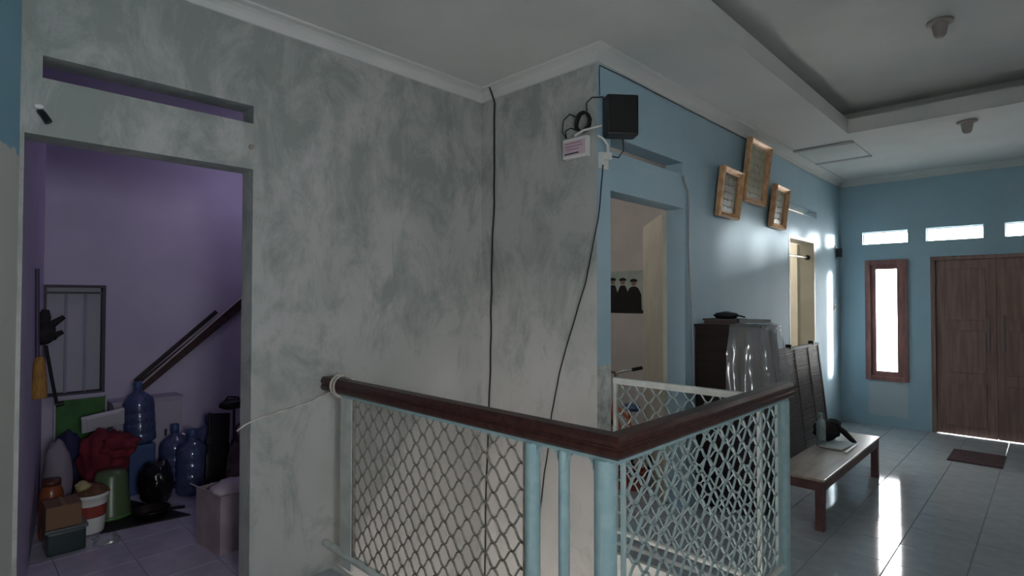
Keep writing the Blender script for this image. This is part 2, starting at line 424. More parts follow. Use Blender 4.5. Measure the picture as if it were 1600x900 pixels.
tile_floor('floor_storage', [(SB-.1, .1, -.14, XA-.15, 2.6, -.004), (XA-.15, .235, -.14, XA, 1.17, -.004)], [(SB, .25, XA-.15, 2.4), (XA-.15, .236, XA, 1.169)], M_TILE_LAV, ox=-4.4, oy=.86)

# ------------------------------------------------------------------ rooms behind the blue wall
for nm, (x0, y0, x1, y1) in (('bedroom', (-4.8, 3.0, XC-.15, 5.8)), ('far_room', (-4.2, 5.95, XC-.15, YF))):
    mb = MB().box(x0-.1, y0, -.02, x0, y1, 3.1); struct('wall_%s_left' % nm, mb, M_CREAM)
    mb = MB().box(x0, y1, -.02, x1, y1+.1, 3.1) if nm == 'bedroom' else MB().box(x0, YF-.02, -.02, x1, YF, 3.1)
    struct('wall_%s_back' % nm, mb, M_CREAM)
    mb = MB().box(x0, y0-.002 if nm == 'bedroom' else y0-.05, -.02, x1, y0+.02 if nm != 'bedroom' else y0+.003, 3.1)
    struct('wall_%s_front' % nm, mb, M_CREAM)
    mb = MB().box(x0-.1, y0-.05, 3.0, x1-.0005, y1+.1, 3.08); struct('ceiling_%s' % nm, mb, M_CEIL)
    tile_floor('floor_%s' % nm, [(x0-.1, y0, -.14, x1, y1+.05, -.004)] + [(x1, 3.0, -.14, XC, 4.0, -.004) if nm == 'bedroom' else (x1, 6.35, -.14, XC, 7.25, -.004)],
               [(x0, y0+.01, x1, y1)] + [(x1, 3.001, XC, 3.999) if nm == 'bedroom' else (x1, 6.351, XC, 7.249)], M_TILE)

# ------------------------------------------------------------------ outdoors beyond the far wall
mb = MB().box(-6, YF+.15, -.25, 6, 11.2, -.05); struct('porch_floor', mb, M_PORCH)
mb = MB().box(-6, YF+.15, 2.62, 6, 10.35, 2.74); struct('porch_roof', mb, M_PORCH)
mb = MB().box(-30, 11.2, -.4, 30, 45, -.3); struct('yard_ground', mb, M_PORCH)

# windows and doors of the far wall -------------------------------------------------
def frame_rect(name, x0, x1, z0, z1, y0, y1, w, m, parent):
    mb = MB().box(x0, y0, z0, x0+w, y1, z1).box(x1-w, y0, z0, x1, y1, z1).box(x0+w, y0, z0, x1-w, y1, z0+w).box(x0+w, y0, z1-w, x1-w, y1, z1)
    return mb.build(name, m, parent, bevel=.004)
w1 = MB().box(-1.65, YF+.05, .70, -1.37, YF+.056, 2.0).build('window_1', M_GLASS); tag(w1, 'narrow tall window in brown wooden frame on far blue wall', kind='structure')
frame_rect('window_frame', -1.755, -1.30, .572, 2.10, YF-.025, YF+.1, .055, M_FRAMEW, w1)
frame_rect('sash', -1.70, -1.355, .627, 2.045, YF+.01, YF+.08, .062, M_FRAMEW, w1)
for i, (a, b) in enumerate(((-1.78, -1.295), (-1.11, -.573), (-.39, .15), (.34, .83), (.96, 1.45))):  # last two panes are unseen, added to carry sunlight onto the blue wall
    t = MB().box(a+.01, YF+.07, 2.315, b-.01, YF+.075, 2.455).build('window_%d' % (i+3), M_GLASS); tag(t, kind='structure')
    frame_rect('window_frame', a, b, 2.305, 2.465, YF+.055, YF+.09, .012, M_WHITEP, t)
d1 = MB().box(-1.075, YF, 2.07, .125, YF+.12, 2.115).box(-1.075, YF, 0, -1.03, YF+.12, 2.07).box(.08, YF, 0, .125, YF+.12, 2.07).build('door_1', M_DOOR, bevel=.004)
tag(d1, 'brown wooden double door in far blue wall', kind='structure')
for a, b, hx in ((-1.027, -.477, -.54), (-.473, .077, -.41)):
    lf = MB().box(a, YF+.03, .008, b, YF+.07, 2.066).build('door_leaf', M_DOOR, d1, bevel=.003)
    for z0, z1 in ((.12, .62), (.74, 1.24), (1.36, 1.96)):
        MB().box(a+.09, YF+.018, z0, b-.09, YF+.032, z1).build('door_panel', M_DOOR, lf, bevel=.008)
    h = MB().tube([(hx, YF-.03, 1.02), (hx, YF-.03, 1.42)], .011, 8)
    for z in (1.06, 1.38): h.tube([(hx, YF-.03, z), (hx, YF+.03, z)], .008, 6)
    h.build('door_handle', mat('aged_steel', (134, 124, 120), .4, .6), lf)
for b in ((-1.05, 0.0, -1.005, 2.09), (.055, 0.0, .1, 2.09), (-1.005, 2.045, .055, 2.09)): MB().box(b[0], YF+.0712, b[1], b[2], YF+.09, b[3]).build('stop_strip', M_DOOR, d1)
MB().box(-.495, YF+.071, .012, -.455, YF+.085, 2.066).build('meeting_strip', M_DOOR, d1)

# ------------------------------------------------------------------ bedroom door, far door, rooms' contents
def hinged_leaf(name, hinge, ang, L, H, m, label):
    """leaf swung into the room: starts at the hinge, runs at ang from +y towards -x"""
    d = Vector((-math.sin(ang), math.cos(ang), 0)); n = Vector((math.cos(ang), math.sin(ang), 0))
    root = thing(name, label, None, hinge); root['kind'] = 'structure'
    if 'category' in root: del root['category']
    def P(u, z, o): return tuple(Vector(hinge) + d*u + n*o + Vector((0, 0, z)))
    mb = MB(); mb.prism([(0.012, .01), (L, .01), (L, H), (.012, H)], lambda u, z: P(u, z, -.02), lambda u, z: P(u, z, .02))
    mb.build('door_leaf', m, root, bevel=.003)
    for z0, z1 in ((.15, .95), (1.1, H-.15)):
        MB().prism([(.12, z0), (L-.12, z0), (L-.12, z1), (.12, z1)], lambda u, z: P(u, z, .018), lambda u, z: P(u, z, .026)).build('door_panel', m, root, bevel=.004)
    MB().tube([P(L-.07, 1.02, .05), P(L-.07, 1.12, .05)], .009, 8).tube([P(L-.07, 1.03, .02), P(L-.07, 1.03, .05)], .006, 6).tube([P(L-.07, 1.11, .02), P(L-.07, 1.11, .05)], .006, 6).build('door_handle', M_BLACK, root)
    return root
M_LEAF = mat('cream_door_enamel', (196, 194, 178), .45, rgb2=(186, 184, 168), scale=4)
hinged_leaf('door_2', (-2.195, 3.985, 0), math.radians(41), .88, 2.28, M_LEAF, 'cream painted door leaf standing open inside the bedroom')
hinged_leaf('door_3', (-2.195, 7.20, 0), math.radians(35), .80, 2.26, M_LEAF, 'cream door leaf standing open inside the far room')
mb = MB().box(XC-.15, 7.215, 0, XC+.004, 7.252, 2.30).box(XC-.15, 6.348, 0, XC+.004, 6.385, 2.30).box(XC-.15, 6.385, 2.263, XC+.004, 7.215, 2.302)
struct('trim_4', mb, M_LEAF)
# tension rod in the far doorway
rod = thing('curtain_rod', 'steel curtain rod with dark end knob across far doorway', 'rod', (-2.10, 6.8, 2.09))
MB().tube([(-2.10, 6.386, 2.085), (-2.10, 7.16, 2.095)], .013, 10).build('rod', M_STEEL, rod)
MB().lathe([(0, 0), (.02, .004), (.03, .02), (.03, .05), (.02, .06), (0, .062)], (-2.10, 7.154, 2.095), 14, Matrix.Rotation(-PI/2, 3, 'X')).build('end_knob', M_BLACK, rod)
# poster in the bedroom
PY = 5.797
pw = MB().box(-4.15, PY-.003, 1.43, -3.42, PY, 1.94).build('photo_poster', mat('poster_paper', (196, 208, 198), .5, rgb2=(168, 190, 182), scale=5))
tag(pw, 'unframed photo poster of three figures in black robes on bedroom wall', 'poster')
MB().box(-4.15, PY-.004, 1.43, -3.42, PY-.003, 1.47).build('ground_band', mat('poster_dark', (22, 24, 24), .5), pw)
M_SKINP = mat('poster_face', (150, 122, 106), .5)
for k, (cx, top, wd) in enumerate(((-3.91, 1.845, .075), (-3.765, 1.84, .08), (-3.61, 1.825, .107))):
    body = [(cx-wd, 1.44), (cx+wd, 1.44), (cx+wd*.95, top-.17), (cx+wd*.6, top-.10), (cx+.03, top-.075), (cx-.03, top-.075), (cx-wd*.6, top-.10), (cx-wd*.95, top-.17)]
    MB().prism(body, lambda x, z: (x, PY-.003, z), lambda x, z: (x, PY-.0055-.0004*k, z)).build('robe_print', MATS['poster_dark'], pw)
    MB().prism(arc(cx, top-.035, .032, 0, 2*PI-.4, 12), lambda x, z: (x, PY-.003, z), lambda x, z: (x, PY-.0062-.0004*k, z)).build('face_print', M_SKINP, pw)
    MB().prism([(cx-.045, top-.02), (cx+.045, top-.02), (cx+.05, top+.005), (cx, top+.02), (cx-.05, top+.005)], lambda x, z: (x, PY-.003, z), lambda x, z: (x, PY-.007-.0004*k, z)).build('cap_print', MATS['poster_dark'], pw)
# child's bicycle in the bedroom
M_ORANGE = mat('orange_enamel', (190, 92, 52), .35); M_BLUEP = mat('dull_blue_plastic', (60, 84, 128), .45); M_RED = mat('dull_red_plastic', (150, 66, 58), .5)
M_TYRE = mat('tyre_rubber', (28, 27, 26), .8)
bk = thing('child_bicycle', 'orange child bicycle with blue saddle standing inside bedroom door', 'bicycle', (-2.95, 4.55, 0), math.radians(-32))
for x, nm in ((-.33, 'wheel'), (.33, 'wheel')):
    wh = MB().tube([(x + .19*math.cos(a), 0, .2 + .19*math.sin(a)) for a in [2*PI*i/24 for i in range(24)]], .018, 8, True).build(nm, M_TYRE, bk, local=True)
    s = MB()
    for i in range(10):
        a = 2*PI*i/10; s.tube([(x, 0, .2), (x + .18*math.cos(a), 0, .2 + .18*math.sin(a))], .002, 4)
    s.build('spokes', M_STEEL, wh, local=True)
fr = MB().tube([(-.33, 0, .2), (-.22, 0, .62), (-.20, 0, .70)], .014, 8).tube([(-.23, 0, .56), (.12, 0, .48)], .015, 8).tube([(-.23, 0, .52), (.02, 0, .22)], .017, 8).tube([(.02, 0, .22), (.12, 0, .50), (.14, 0, .56)], .014, 8).tube([(.02, 0, .22), (.33, 0, .2)], .01, 8).tube([(.12, 0, .48), (.33, 0, .2)], .009, 8)
fr.build('frame', M_ORANGE, bk, local=True)
MB().tube([(-.20, 0, .70), (-.19, 0, .84), (-.16, .02, .88), (-.12, .22, .92)], .011, 8).tube([(-.19, 0, .84), (-.16, -.02, .88), (-.12, -.22, .92)], .011, 8).build('handlebar', M_STEEL, bk, local=True)
for s_ in (-1, 1): MB().tube([(-.135, s_*.15, .905), (-.11, s_*.25, .925)], .018, 8).build('grip', M_BLACK, bk, local=True)
MB().blob((.16, 0, .60), (.12, .07, .035), 3, .12).build('saddle', M_BLUEP, bk, local=True)
MB().tube([(.02, -.07, .22), (.02, .07, .22)], .012, 8).tube([(.02, .07, .22), (.10, .08, .14)], .008, 6).tube([(.02, -.07, .22), (-.06, -.08, .30)], .008, 6).build('crank', M_STEEL, bk, local=True)
# red crate beside it
cr = thing('plastic_crate', 'small red plastic crate on bedroom floor by door', 'crate', (-2.62, 4.12, 0), math.radians(20))
MB().box(-.13, -.1, 0, .13, .1, .012).build('bottom', M_RED, cr, local=True)
for i in range(3):
    MB().box(-.13, -.1, .012+.05*i, .13, -.09, .045+.05*i).box(-.13, .09, .012+.05*i, .13, .1, .045+.05*i).box(-.13, -.09, .012+.05*i, -.12, .09, .045+.05*i).box(.12, -.09, .012+.05*i, .13, .09, .045+.05*i).build('side_band', M_RED, cr, local=True)
for sx in (-1, 1):
    for sy in (-1, 1): MB().box(sx*.11, sy*.08, .012, sx*.13, sy*.1, .16).build('corner_post', M_RED, cr, local=True)

# ------------------------------------------------------------------ unseen lamps for the side rooms and the floor opening
def ceiling_lamp(label, loc, watts, rgb, r=.05, cord=0.):
    t = thing('ceiling_lamp', label, 'lamp', loc)
    if cord:
        MB().tube([loc, (loc[0], loc[1], loc[2]-cord)], .004, 6).build('cord', M_CABLE, t); loc = (loc[0], loc[1], loc[2]-cord)
    MB().lathe([(0, .0), (.05, .0), (.05, -.02), (.025, -.03), (.022, -.06), (0, -.06)], loc, 16).build('socket', M_WHITEP, t)
    MB().lathe([(.018, -.06), (.03, -.08), (.045, -.12), (.04, -.15), (.02, -.17), (0, -.172)], loc, 16).build('bulb', mat('lit_bulb_%s' % label[:6], rgb, .4, emis=rgb, estr=6.), t)
    l = bpy.data.lights.new('unseen_bulb_light', 'POINT'); l.energy = watts; l.color = lin(rgb); l.shadow_soft_size = r
    o = bpy.data.objects.new('unseen_bulb_light', l); COL.objects.link(o); o.parent = t; o.location = (0, 0, -.27-cord)
    return t
ceiling_lamp('violet white bulb on storage room ceiling', (-5.0, 2.15, 3.0), 3.1, (232, 222, 255))
ceiling_lamp('warm white bulb on bedroom ceiling', (-3.6, 3.7, 3.0), 9, (255, 244, 238))  # bulb added out of sight to brighten the bedroom
ceiling_lamp('neutral white bulb on far room ceiling', (-3.2, 7.3, 3.0), 40, (255, 244, 228))  # invented bulb that brightens the far room, none visible there
ceiling_lamp('soft white bulb on lower floor ceiling', (-1.9, .5, -.16), 75, (255, 244, 240), .12, 1.5)  # added pendant, lights the plaster behind the mesh from below
# ------------------------------------------------------------------ railing around the floor opening
def clip(a, b, u0, u1, z0, z1):
    t0, t1 = 0., 1.; d = (b[0]-a[0], b[1]-a[1])
    for p, q in ((-d[0], a[0]-u0), (d[0], u1-a[0]), (-d[1], a[1]-z0), (d[1], z1-a[1])):
        if abs(p) < 1e-9:
            if q < 0: return None
        else:
            r = q/p
            if p < 0: t0 = max(t0, r)
            else: t1 = min(t1, r)
    if t1 - t0 < 1e-3: return None
    return (a[0]+d[0]*t0, a[1]+d[1]*t0), (a[0]+d[0]*t1, a[1]+d[1]*t1)
def expanded(to3, u0, u1, z0, z1, pu=.107, pz=.103, w=.0068, t=.004, ou=0., oz=0.):
    """expanded-metal sheet: crossing strands with thick knuckles; to3(u, z, depth)"""
    mb = MB(); hu, hz = pu/2, pz/2
    for i in range(-2, int((u1-u0)/hu)+3):
        for j in range(-2, int((z1-z0)/hz)+3):
            if (i+j) % 2: continue
            n = (u0+ou+i*hu, z0+oz+j*hz)
            for sj in (-1, 1):
                e = (n[0]+hu, n[1]+sj*hz)
                # slightly bowed strand: three pieces, steep in the middle
                q = [n, (n[0]+hu*.28, n[1]+sj*hz*.14), (n[0]+hu*.72, n[1]+sj*hz*.86), e]
                for a, b in zip(q[:-1], q[1:]):
                    c = clip(a, b, u0, u1, z0, z1)
                    if not c: continue
                    (ax, az), (bx, bz) = c; L = math.hypot(bx-ax, bz-az); nx, nz = -(bz-az)/L*w/2, (bx-ax)/L*w/2
                    ex, ez = (bx-ax)/L*w*.25, (bz-az)/L*w*.25
                    poly = [(ax-ex-nx, az-ez-nz), (bx+ex-nx, bz+ez-nz), (bx+ex+nx, bz+ez+nz), (ax-ex+nx, az-ez+nz)]
                    mb.prism(poly, lambda u, z: to3(u, z, -t), lambda u, z: to3(u, z, t))
    return mb
RX, RY, RB = -1.07, 1.60, 3.03
rl = thing('opening_railing', 'railing with dark wooden handrail and mesh panels around floor opening', 'railing', (RX, RY, 0))
hp = [(-.030, 1.064), (.030, 1.064), (.040, 1.076), (.040, 1.092), (.033, 1.098), (.033, 1.104), (.040, 1.110), (.040, 1.124), (.028, 1.142), (-.028, 1.142), (-.040, 1.124), (-.040, 1.110), (-.033, 1.104), (-.033, 1.098), (-.040, 1.092), (-.040, 1.076)]
MB().sweep([(-3.085, RY), (RX, RY), (RX, 3.285)], hp).build('handrail', M_WOOD, rl)
MB().sweep([(-2.90, RY), (RX, RY), (RX, 3.25)], [(-.018, 1.046), (.018, 1.046), (.018, 1.064), (-.018, 1.064)]).build('top_bar', M_RAIL, rl)
MB().box(-2.905, RY-.012, .10, -2.782, RY+.012, 1.046).build('end_plate', M_WHITEBAR, rl, bevel=.004)
MB().tube([(XA+.002, RY, .165), (RX, RY, .165), (RX, 3.2, .165)], .02, 10).build('bottom_pipe', M_WHITEBAR, rl)
expanded(lambda u, z, d: (u, RY+d, z), -2.765, -1.478, .185, 1.046, ou=.03).build('mesh_panel', M_MESHG, rl)
for a in ((-2.782, -2.765), (-1.492, -1.478)): MB().box(a[0], RY-.008, .165, a[1], RY+.008, 1.046).build('panel_edge_bar', M_MESHG, rl)
for nm, x, y, r in (('post', -1.447, RY, .030), ('baluster', -1.293, RY, .021), ('corner_post', -1.115, RY+.005, .040), ('end_post', RX, 3.205, .036)):
    MB().tube([(x, y, 0.0), (x, y, 1.05)], r, 16).build(nm, M_RAIL, rl)
# curved gussets under the top bar in the open section
for cx, sg in ((-1.418, 1), (-1.313, -1), (-1.273, 1), (-1.154, -1)):
    pts = [(cx, 1.048), (cx+sg*.04, 1.048)] + [(cx+sg*.04-sg*.04*math.sin(t), 1.008+.04*math.cos(t)-.0) for t in (.4, .8, 1.2, 1.57)]
    MB().prism(pts, lambda u, z: (u, RY-.012, z), lambda u, z: (u, RY+.012, z)).build('gusset', M_RAIL, rl)
expanded(lambda u, z, d: (RX+d, u, z), 1.650, 3.118, .185, 1.046, pu=.125, w=.0075, ou=.01, oz=.02).build('mesh_panel', M_MESHB, rl)
for a in ((1.640, 1.652), (3.112, 3.162)): MB().box(RX-.008, a[0], .165, RX+.008, a[1], 1.046).build('panel_edge_bar', M_MESHB, rl)
br = thing('back_railing', 'low white mesh railing without wooden handrail between blue wall and post', 'railing', (-1.55, RB, 0))
MB().box(XC+.002, RB-.015, 1.058, -1.115, RB+.015, 1.098).build('top_bar', M_WHITEBAR, br, bevel=.004)
MB().tube([(XC+.002, RB, .125), (-1.115, RB, .125)], .018, 10).build('bottom_pipe', M_WHITEBAR, br)
MB().tube([(XC+.002, RB, .05), (-1.115, RB, .05)], .014, 10).build('lower_pipe', M_WHITEBAR, br)
expanded(lambda u, z, d: (u, RB+d, z), XC+.02, -1.13, .14, 1.058, w=.0065, ou=.02).build('mesh_panel', M_MESHB, br)
for x in (XC+.015, -1.125): MB().box(x-.012, RB-.012, 0.0, x+.012, RB+.012, 1.058).build('upright', M_WHITEBAR, br)
# white rope lashed round the rail end, running to the door jamb
pts = []
for i in range(37):
    a = 2*PI*i/16; x = -2.945 + .075*i/36
    pts.append((x, RY + .061*math.cos(a), 1.103 + .061*math.sin(a)))
pts = [(-3.1, 1.10, .90), (-3.085, 1.135, .93), (-3.075, 1.20, .957), (-3.072, 1.32, .976), (-3.05, 1.46, 1.005), (-3.0, 1.545, 1.05)] + pts
rp = MB().tube(pts, [.0045]*6+[.007]*(len(pts)-6), 6).build('rope', mat('cotton_rope', (222, 216, 210), .9, rgb2=(190, 178, 168), scale=14)); tag(rp, 'thin pale rope lashed round handrail end and strung to door jamb', 'rope')

# ------------------------------------------------------------------ cables and network gear on the plaster corner
def wiggle(pts, amp, n=6, seed=0):
    out = []
    for i in range(len(pts)-1):
        a, b = Vector(pts[i]), Vector(pts[i+1])
        for k in range(n):
            p = a.lerp(b, k/n); q = p*5 + Vector((seed, 0, 0)); p.x += amp*noise.noise(q); out.append(p)
    return out + [Vector(pts[-1])]
c = MB().tube(wiggle([(-2.945, 2.77, 3.155), (-2.945, 2.838, 3.05), (-2.955, 2.84, 2.3), (-2.975, 2.84, 1.9), (-2.985, 2.84, 1.4), (-3.0, 2.84, .9), (-3.02, 2.84, .6), (-3.04, 2.84, 0.0), (-3.05, 2.84, -.6)], .012), .006, 6).build('cable', M_CABLE)
tag(c, 'thick black cable hanging down the stained plaster from ceiling', 'cable')
c = MB().tube(wiggle([(-1.985, 2.845, 2.43), (-2.0, 2.83, 2.2), (-2.06, 2.828, 1.9), (-2.12, 2.83, 1.7), (-2.22, 2.83, 1.42), (-2.33, 2.83, 1.1), (-2.40, 2.835, .84), (-2.43, 2.838, .6), (-2.52, 2.84, .1), (-2.6, 2.842, -.4)], .01, 6, 4), .0042, 6).build('cable', M_CABLE)
tag(c, 'thin black cable drooping from white adapter across plaster corner', 'cable')
c = MB().tube([(-2.034, 2.875, 2.88), (-2.034, 2.87, 3.02), (-2.034, 2.875, 3.072), (-2.032, 3.2, 3.078), (-2.032, 4.0, 3.078), (-2.032, 5.2, 3.08)], .003, 6).build('cable', M_CABLE)
tag(c, 'thin dark cable running along cornice above black wall box', 'cable')
c = MB().tube(wiggle([(-2.032, 3.97, 2.55), (-2.03, 3.985, 2.50), (-2.03, 4.045, 2.43), (-2.03, 4.045, 1.93), (-2.03, 4.10, 1.45), (-2.03, 4.12, .9)], .0, 5), .008, 6).build('cable', M_CABLEG)
tag(c, 'grey cable hanging beside the bedroom doorway', 'cable')
bx = thing('wall_box', 'black square box angled off blue wall near plaster corner', 'box', (-1.93, 2.95, 2.612), math.radians(-40))
MB().box(-.058, -.10, 0, .055, .10, .252).build('housing', M_BLACK, bx, bevel=.012, local=True)
MB().box(.053, -.085, .016, .060, .085, .236).build('front_panel', mat('black_mesh_cloth', (28, 27, 28), .8), bx, bevel=.003, local=True)
MB().box(-.075, .0, .10, -.057, .03, .15).build('bracket', M_BLACK, bx, local=True)
pts = []
for i in range(81):
    a = 2*PI*i/20; k = i/80
    pts.append((-2.125 + (.052-.004*math.sin(3*a))*math.cos(a), 2.835 - .026*k, 2.722 + (.060)*math.sin(a)))
co = MB().tube(pts, .0085, 6).build('cable_coil', M_CABLE); tag(co, 'coiled black cable hung beside white modem', 'cable')
for L, p in (('thin black lead arching from coil to black wall box', [(-2.10, 2.83, 2.785), (-2.09, 2.81, 2.83), (-2.04, 2.80, 2.85), (-1.985, 2.84, 2.85), (-2.0, 2.872, 2.845)]),
             ('thin black lead looping left of coil down to modem', [(-2.192, 2.835, 2.772), (-2.22, 2.81, 2.79), (-2.275, 2.81, 2.76), (-2.29, 2.82, 2.69), (-2.265, 2.825, 2.645)]),
             ('short black lead hooked over modem top', [(-2.15, 2.825, 2.668), (-2.20, 2.79, 2.69), (-2.25, 2.80, 2.685), (-2.258, 2.82, 2.64)])):
    tag(MB().tube(p, .0042, 6).build('lead', M_CABLE), L, 'cable')
mo = thing('modem', 'small white modem with pink printed label on plaster corner', 'modem', (-2.185, 2.83, 2.50))
MB().box(-2.282, 2.812, 2.502, -2.088, YB-.001, 2.632).build('case', M_WHITEP, mo, bevel=.006)
MB().box(-2.272, 2.809, 2.520, -2.10, 2.812, 2.612).build('label_card', mat('pinkish_label', (206, 186, 196), .6), mo)
for z, a, b in ((2.595, -2.26, -2.13), (2.575, -2.26, -2.12), (2.556, -2.25, -2.15)): MB().box(a, 2.8075, z, b, 2.809, z+.006).build('print_line', mat('pink_ink', (176, 120, 140), .6), mo)
MB().box(-2.262, 2.8075, 2.528, -2.15, 2.809, 2.536).build('print_line', mat('black_ink', (50, 45, 50), .6), mo)
MB().tube([(-2.17, 2.80, 2.640), (-2.10, 2.79, 2.655), (-1.945, 2.77, 2.648)], [.008, .008, .006], 8).build('antenna', M_WHITEP, mo)
ad = thing('power_adapter', 'white power adapter and socket block below black wall box', 'adapter', (-2.015, 2.90, 2.42))
MB().box(XC+.001, 2.862, 2.415, -2.005, 2.93, 2.52).build('socket_block', M_WHITEP, ad, bevel=.005)
MB().box(-2.006, 2.87, 2.47, -1.968, 2.915, 2.515).build('plug', M_WHITEP, ad, bevel=.006)
MB().tube([(-1.985, 2.892, 2.515), (-1.98, 2.882, 2.56), (-2.0, 2.862, 2.60), (-2.03, 2.85, 2.62)], .007, 6).build('white_lead', M_WHITEP, ad)
tag(MB().tube([(-1.99, 2.93, 2.50), (-1.98, 3.0, 2.50), (-1.96, 3.03, 2.55), (-1.94, 2.99, 2.618)], .0042, 6).build('lead', M_CABLE), 'thin black lead curving under black wall box', 'cable')

# ------------------------------------------------------------------ gilt frames on the blue wall
def gilt(label, y0, y1, z0, z1, tilt, roll, mname, rgb, rgb2):
    W, H, D, B = (y1-y0), (z1-z0), .042, .047
    t = thing('picture_frame', label, 'picture', (XC+.012, (y0+y1)/2, z0), 0, 'gilt picture frames on the blue wall')
    t.rotation_euler = (roll, tilt, 0)
    w, inner = W/2, W/2-B
    def rail(a, b, ai, bi):
        mb = MB()
        # outer edge low, crest, then slope down to the picture
        def lerp(p, q, k): return (p[0]+(q[0]-p[0])*k, p[1]+(q[1]-p[1])*k)
        rows = [(0, 0.), (0, D), (.18, D+.012), (.38, D+.004), (.72, D-.014), (.80, D-.008), (1, D-.014), (1, 0.)]
        vs = [];
        for k, x in rows:
            pa, pb = lerp(a, ai, k), lerp(b, bi, k); vs += [(x, pa[0], pa[1]), (x, pb[0], pb[1])]
        n = len(rows)
        mb.add(vs, [(2*i, 2*i+1, 2*((i+1) % n)+1, 2*((i+1) % n)) for i in range(n)] + [tuple(2*i for i in range(n)), tuple(2*i+1 for i in range(n))])
        return mb
    o = [(-w, 0), (w, 0), (w, H), (-w, H)]; ii = [(-inner, B), (inner, B), (inner, H-B), (-inner, H-B)]
    for k in range(4): rail(o[k], o[(k+1) % 4], ii[k], ii[(k+1) % 4]).build('frame_rail', M_GOLD, t, local=True)
    pic = MB().box(.004, -inner-.004, B-.004, .012, inner+.004, H-B+.004).build('picture', mat(mname, rgb, .35, rgb2=rgb2, scale=16, detail=6), t, local=True)
    rnd = random.Random(len(label))
    M_INK = mat('gold_ink', (150, 132, 84), .4, .3)
    rows = 7 if H > .5 else 5
    for r in range(rows):
        z = B + .05 + (H-2*B-.08)*r/(rows-1); pts = []
        for i in range(9):
            y = -inner*.7 + inner*1.4*i/8; pts.append((.0135, y, z + .011*math.sin(i*2.3+r) + rnd.uniform(-.006, .006)))
        MB().tube(pts, [.0018+.0016*rnd.random() for _ in pts], 5).build('script_stroke', M_INK, pic, local=True)
    return t
gilt('smaller gilt frame closest to bedroom doorway, olive calligraphy picture', 4.50, 4.90, 2.300, 2.715, .12, -.01, 'olive_print', (134, 128, 106), (106, 102, 84))
gilt('tallest gilt frame hung highest between two smaller ones', 5.03, 5.53, 2.492, 3.060, .12, -.01, 'sage_print', (158, 154, 134), (138, 136, 116))
gilt('smaller gilt frame closest to far room doorway', 5.70, 6.08, 2.318, 2.738, .12, -.01, 'mossy_print', (150, 150, 136), (126, 128, 114))

# ------------------------------------------------------------------ small fittings
def fitting(name, label, cat, loc, parts):
    t = thing(name, label, cat, loc)
    for nm, m, fn in parts: fn(MB()).build(nm, m, t, local=True)
    return t
fitting('light_switch', 'small grey light switch on blue wall near far corner', 'switch', (XC+.001, 8.06, 1.46), [
    ('plate', M_WHITEP, lambda b: b.box(0, -.035, 0, .008, .035, .075)), ('rocker', mat('grey_rocker', (130, 132, 134), .4), lambda b: b.box(.008, -.018, .015, .013, .018, .06))])
fitting('wall_bracket', 'dark bracket high on blue wall by far corner', 'bracket', (XC+.001, 8.14, 2.13), [
    ('plate', M_CABLEG, lambda b: b.box(0, -.04, 0, .012, .04, .17)), ('arm', MATS['black_plastic'], lambda b: b.box(.012, -.03, .02, .07, .03, .13))])
M_BRASS = mat('tarnished_fitting', (150, 142, 138), .45)
for lab, loc in (('brown bulb socket on raised tray ceiling', (-.515, 4.54, 3.42)), ('small bulb socket on lower ceiling border by far wall', (-.53, 6.25, ZC))):
    t = thing('bulb_socket', lab, 'light fitting', loc)
    MB().lathe([(0, 0), (.075, 0), (.075, -.012), (.05, -.02), (0, -.02)], (0, 0, 0), 18).build('ceiling_rose', M_BRASS, t, local=True)
    MB().lathe([(.045, -.02), (.042, -.05), (.034, -.09), (.022, -.105), (0, -.105)], (0, 0, 0), 18).build('holder', M_BRASS, t, local=True)
# ceiling hatch with two dark edge gaps
t = thing('ceiling_hatch', 'pale flush ceiling hatch with two dark edge strips', 'hatch', (-1.66, 6.62, ZC))
MB().box(-1.93, 6.30, ZC-.012, -1.40, 6.95, ZC-.001).build('panel', M_CEIL, t, bevel=.003)
for y in (6.22, 6.97): MB().box(-1.95, y, ZC-.016, -1.40, y+.06, ZC-.001).build('edge_strip', mat('hatch_gap', (168, 165, 164), .7), t, bevel=.003)
t = thing('wall_clamp', 'small black clamp with pale cap above storage doorway', 'clamp', (XA, .285, 2.36))
MB().tube([(XA, .285, 2.40), (XA+.03, .29, 2.385), (XA+.04, .31, 2.35)], .014, 8).build('body', M_BLACK, t)
MB().blob((XA+.02, .278, 2.415), (.014, .018, .012), 2, .1, sub=2).build('cap', M_WHITEP, t)
t = MB().tube([(XA, 1.158, 2.42), (XA+.015, 1.158, 2.42)], .014, 10).build('screw_plug', MATS['tarnished_fitting']); tag(t, 'small dark screw plug by storage door head', 'plug')

# ------------------------------------------------------------------ dark cabinet with plastic sheet
cb = thing('dark_cabinet', 'tall dark wooden cabinet beside bedroom doorway', 'cabinet', (-1.785, 4.30, 0))
MB().box(-2.032, 4.15, .06, -1.53, 4.46, 1.385).build('carcass', M_DARKWOOD, cb, bevel=.006)
MB().box(-2.036, 4.14, 1.385, -1.52, 4.47, 1.405).build('top_board', M_DARKWOOD, cb, bevel=.004)
MB().box(-2.02, 4.17, 0, -1.55, 4.44, .06).build('plinth', M_DARKWOOD, cb)
for z0, z1 in ((.08, .72), (.74, 1.37)):
    d = MB().box(-1.53, 4.165, z0, -1.515, 4.445, z1).build('cabinet_door', M_DARKWOOD, cb, bevel=.004)
    MB().lathe([(0, 0), (.008, 0), (.008, .015), (.014, .02), (.01, .03), (0, .03)], (-1.515, 4.19, (z0+z1)/2), 10, Matrix.Rotation(PI/2, 3, 'Y')).build('knob', M_STEEL, d)
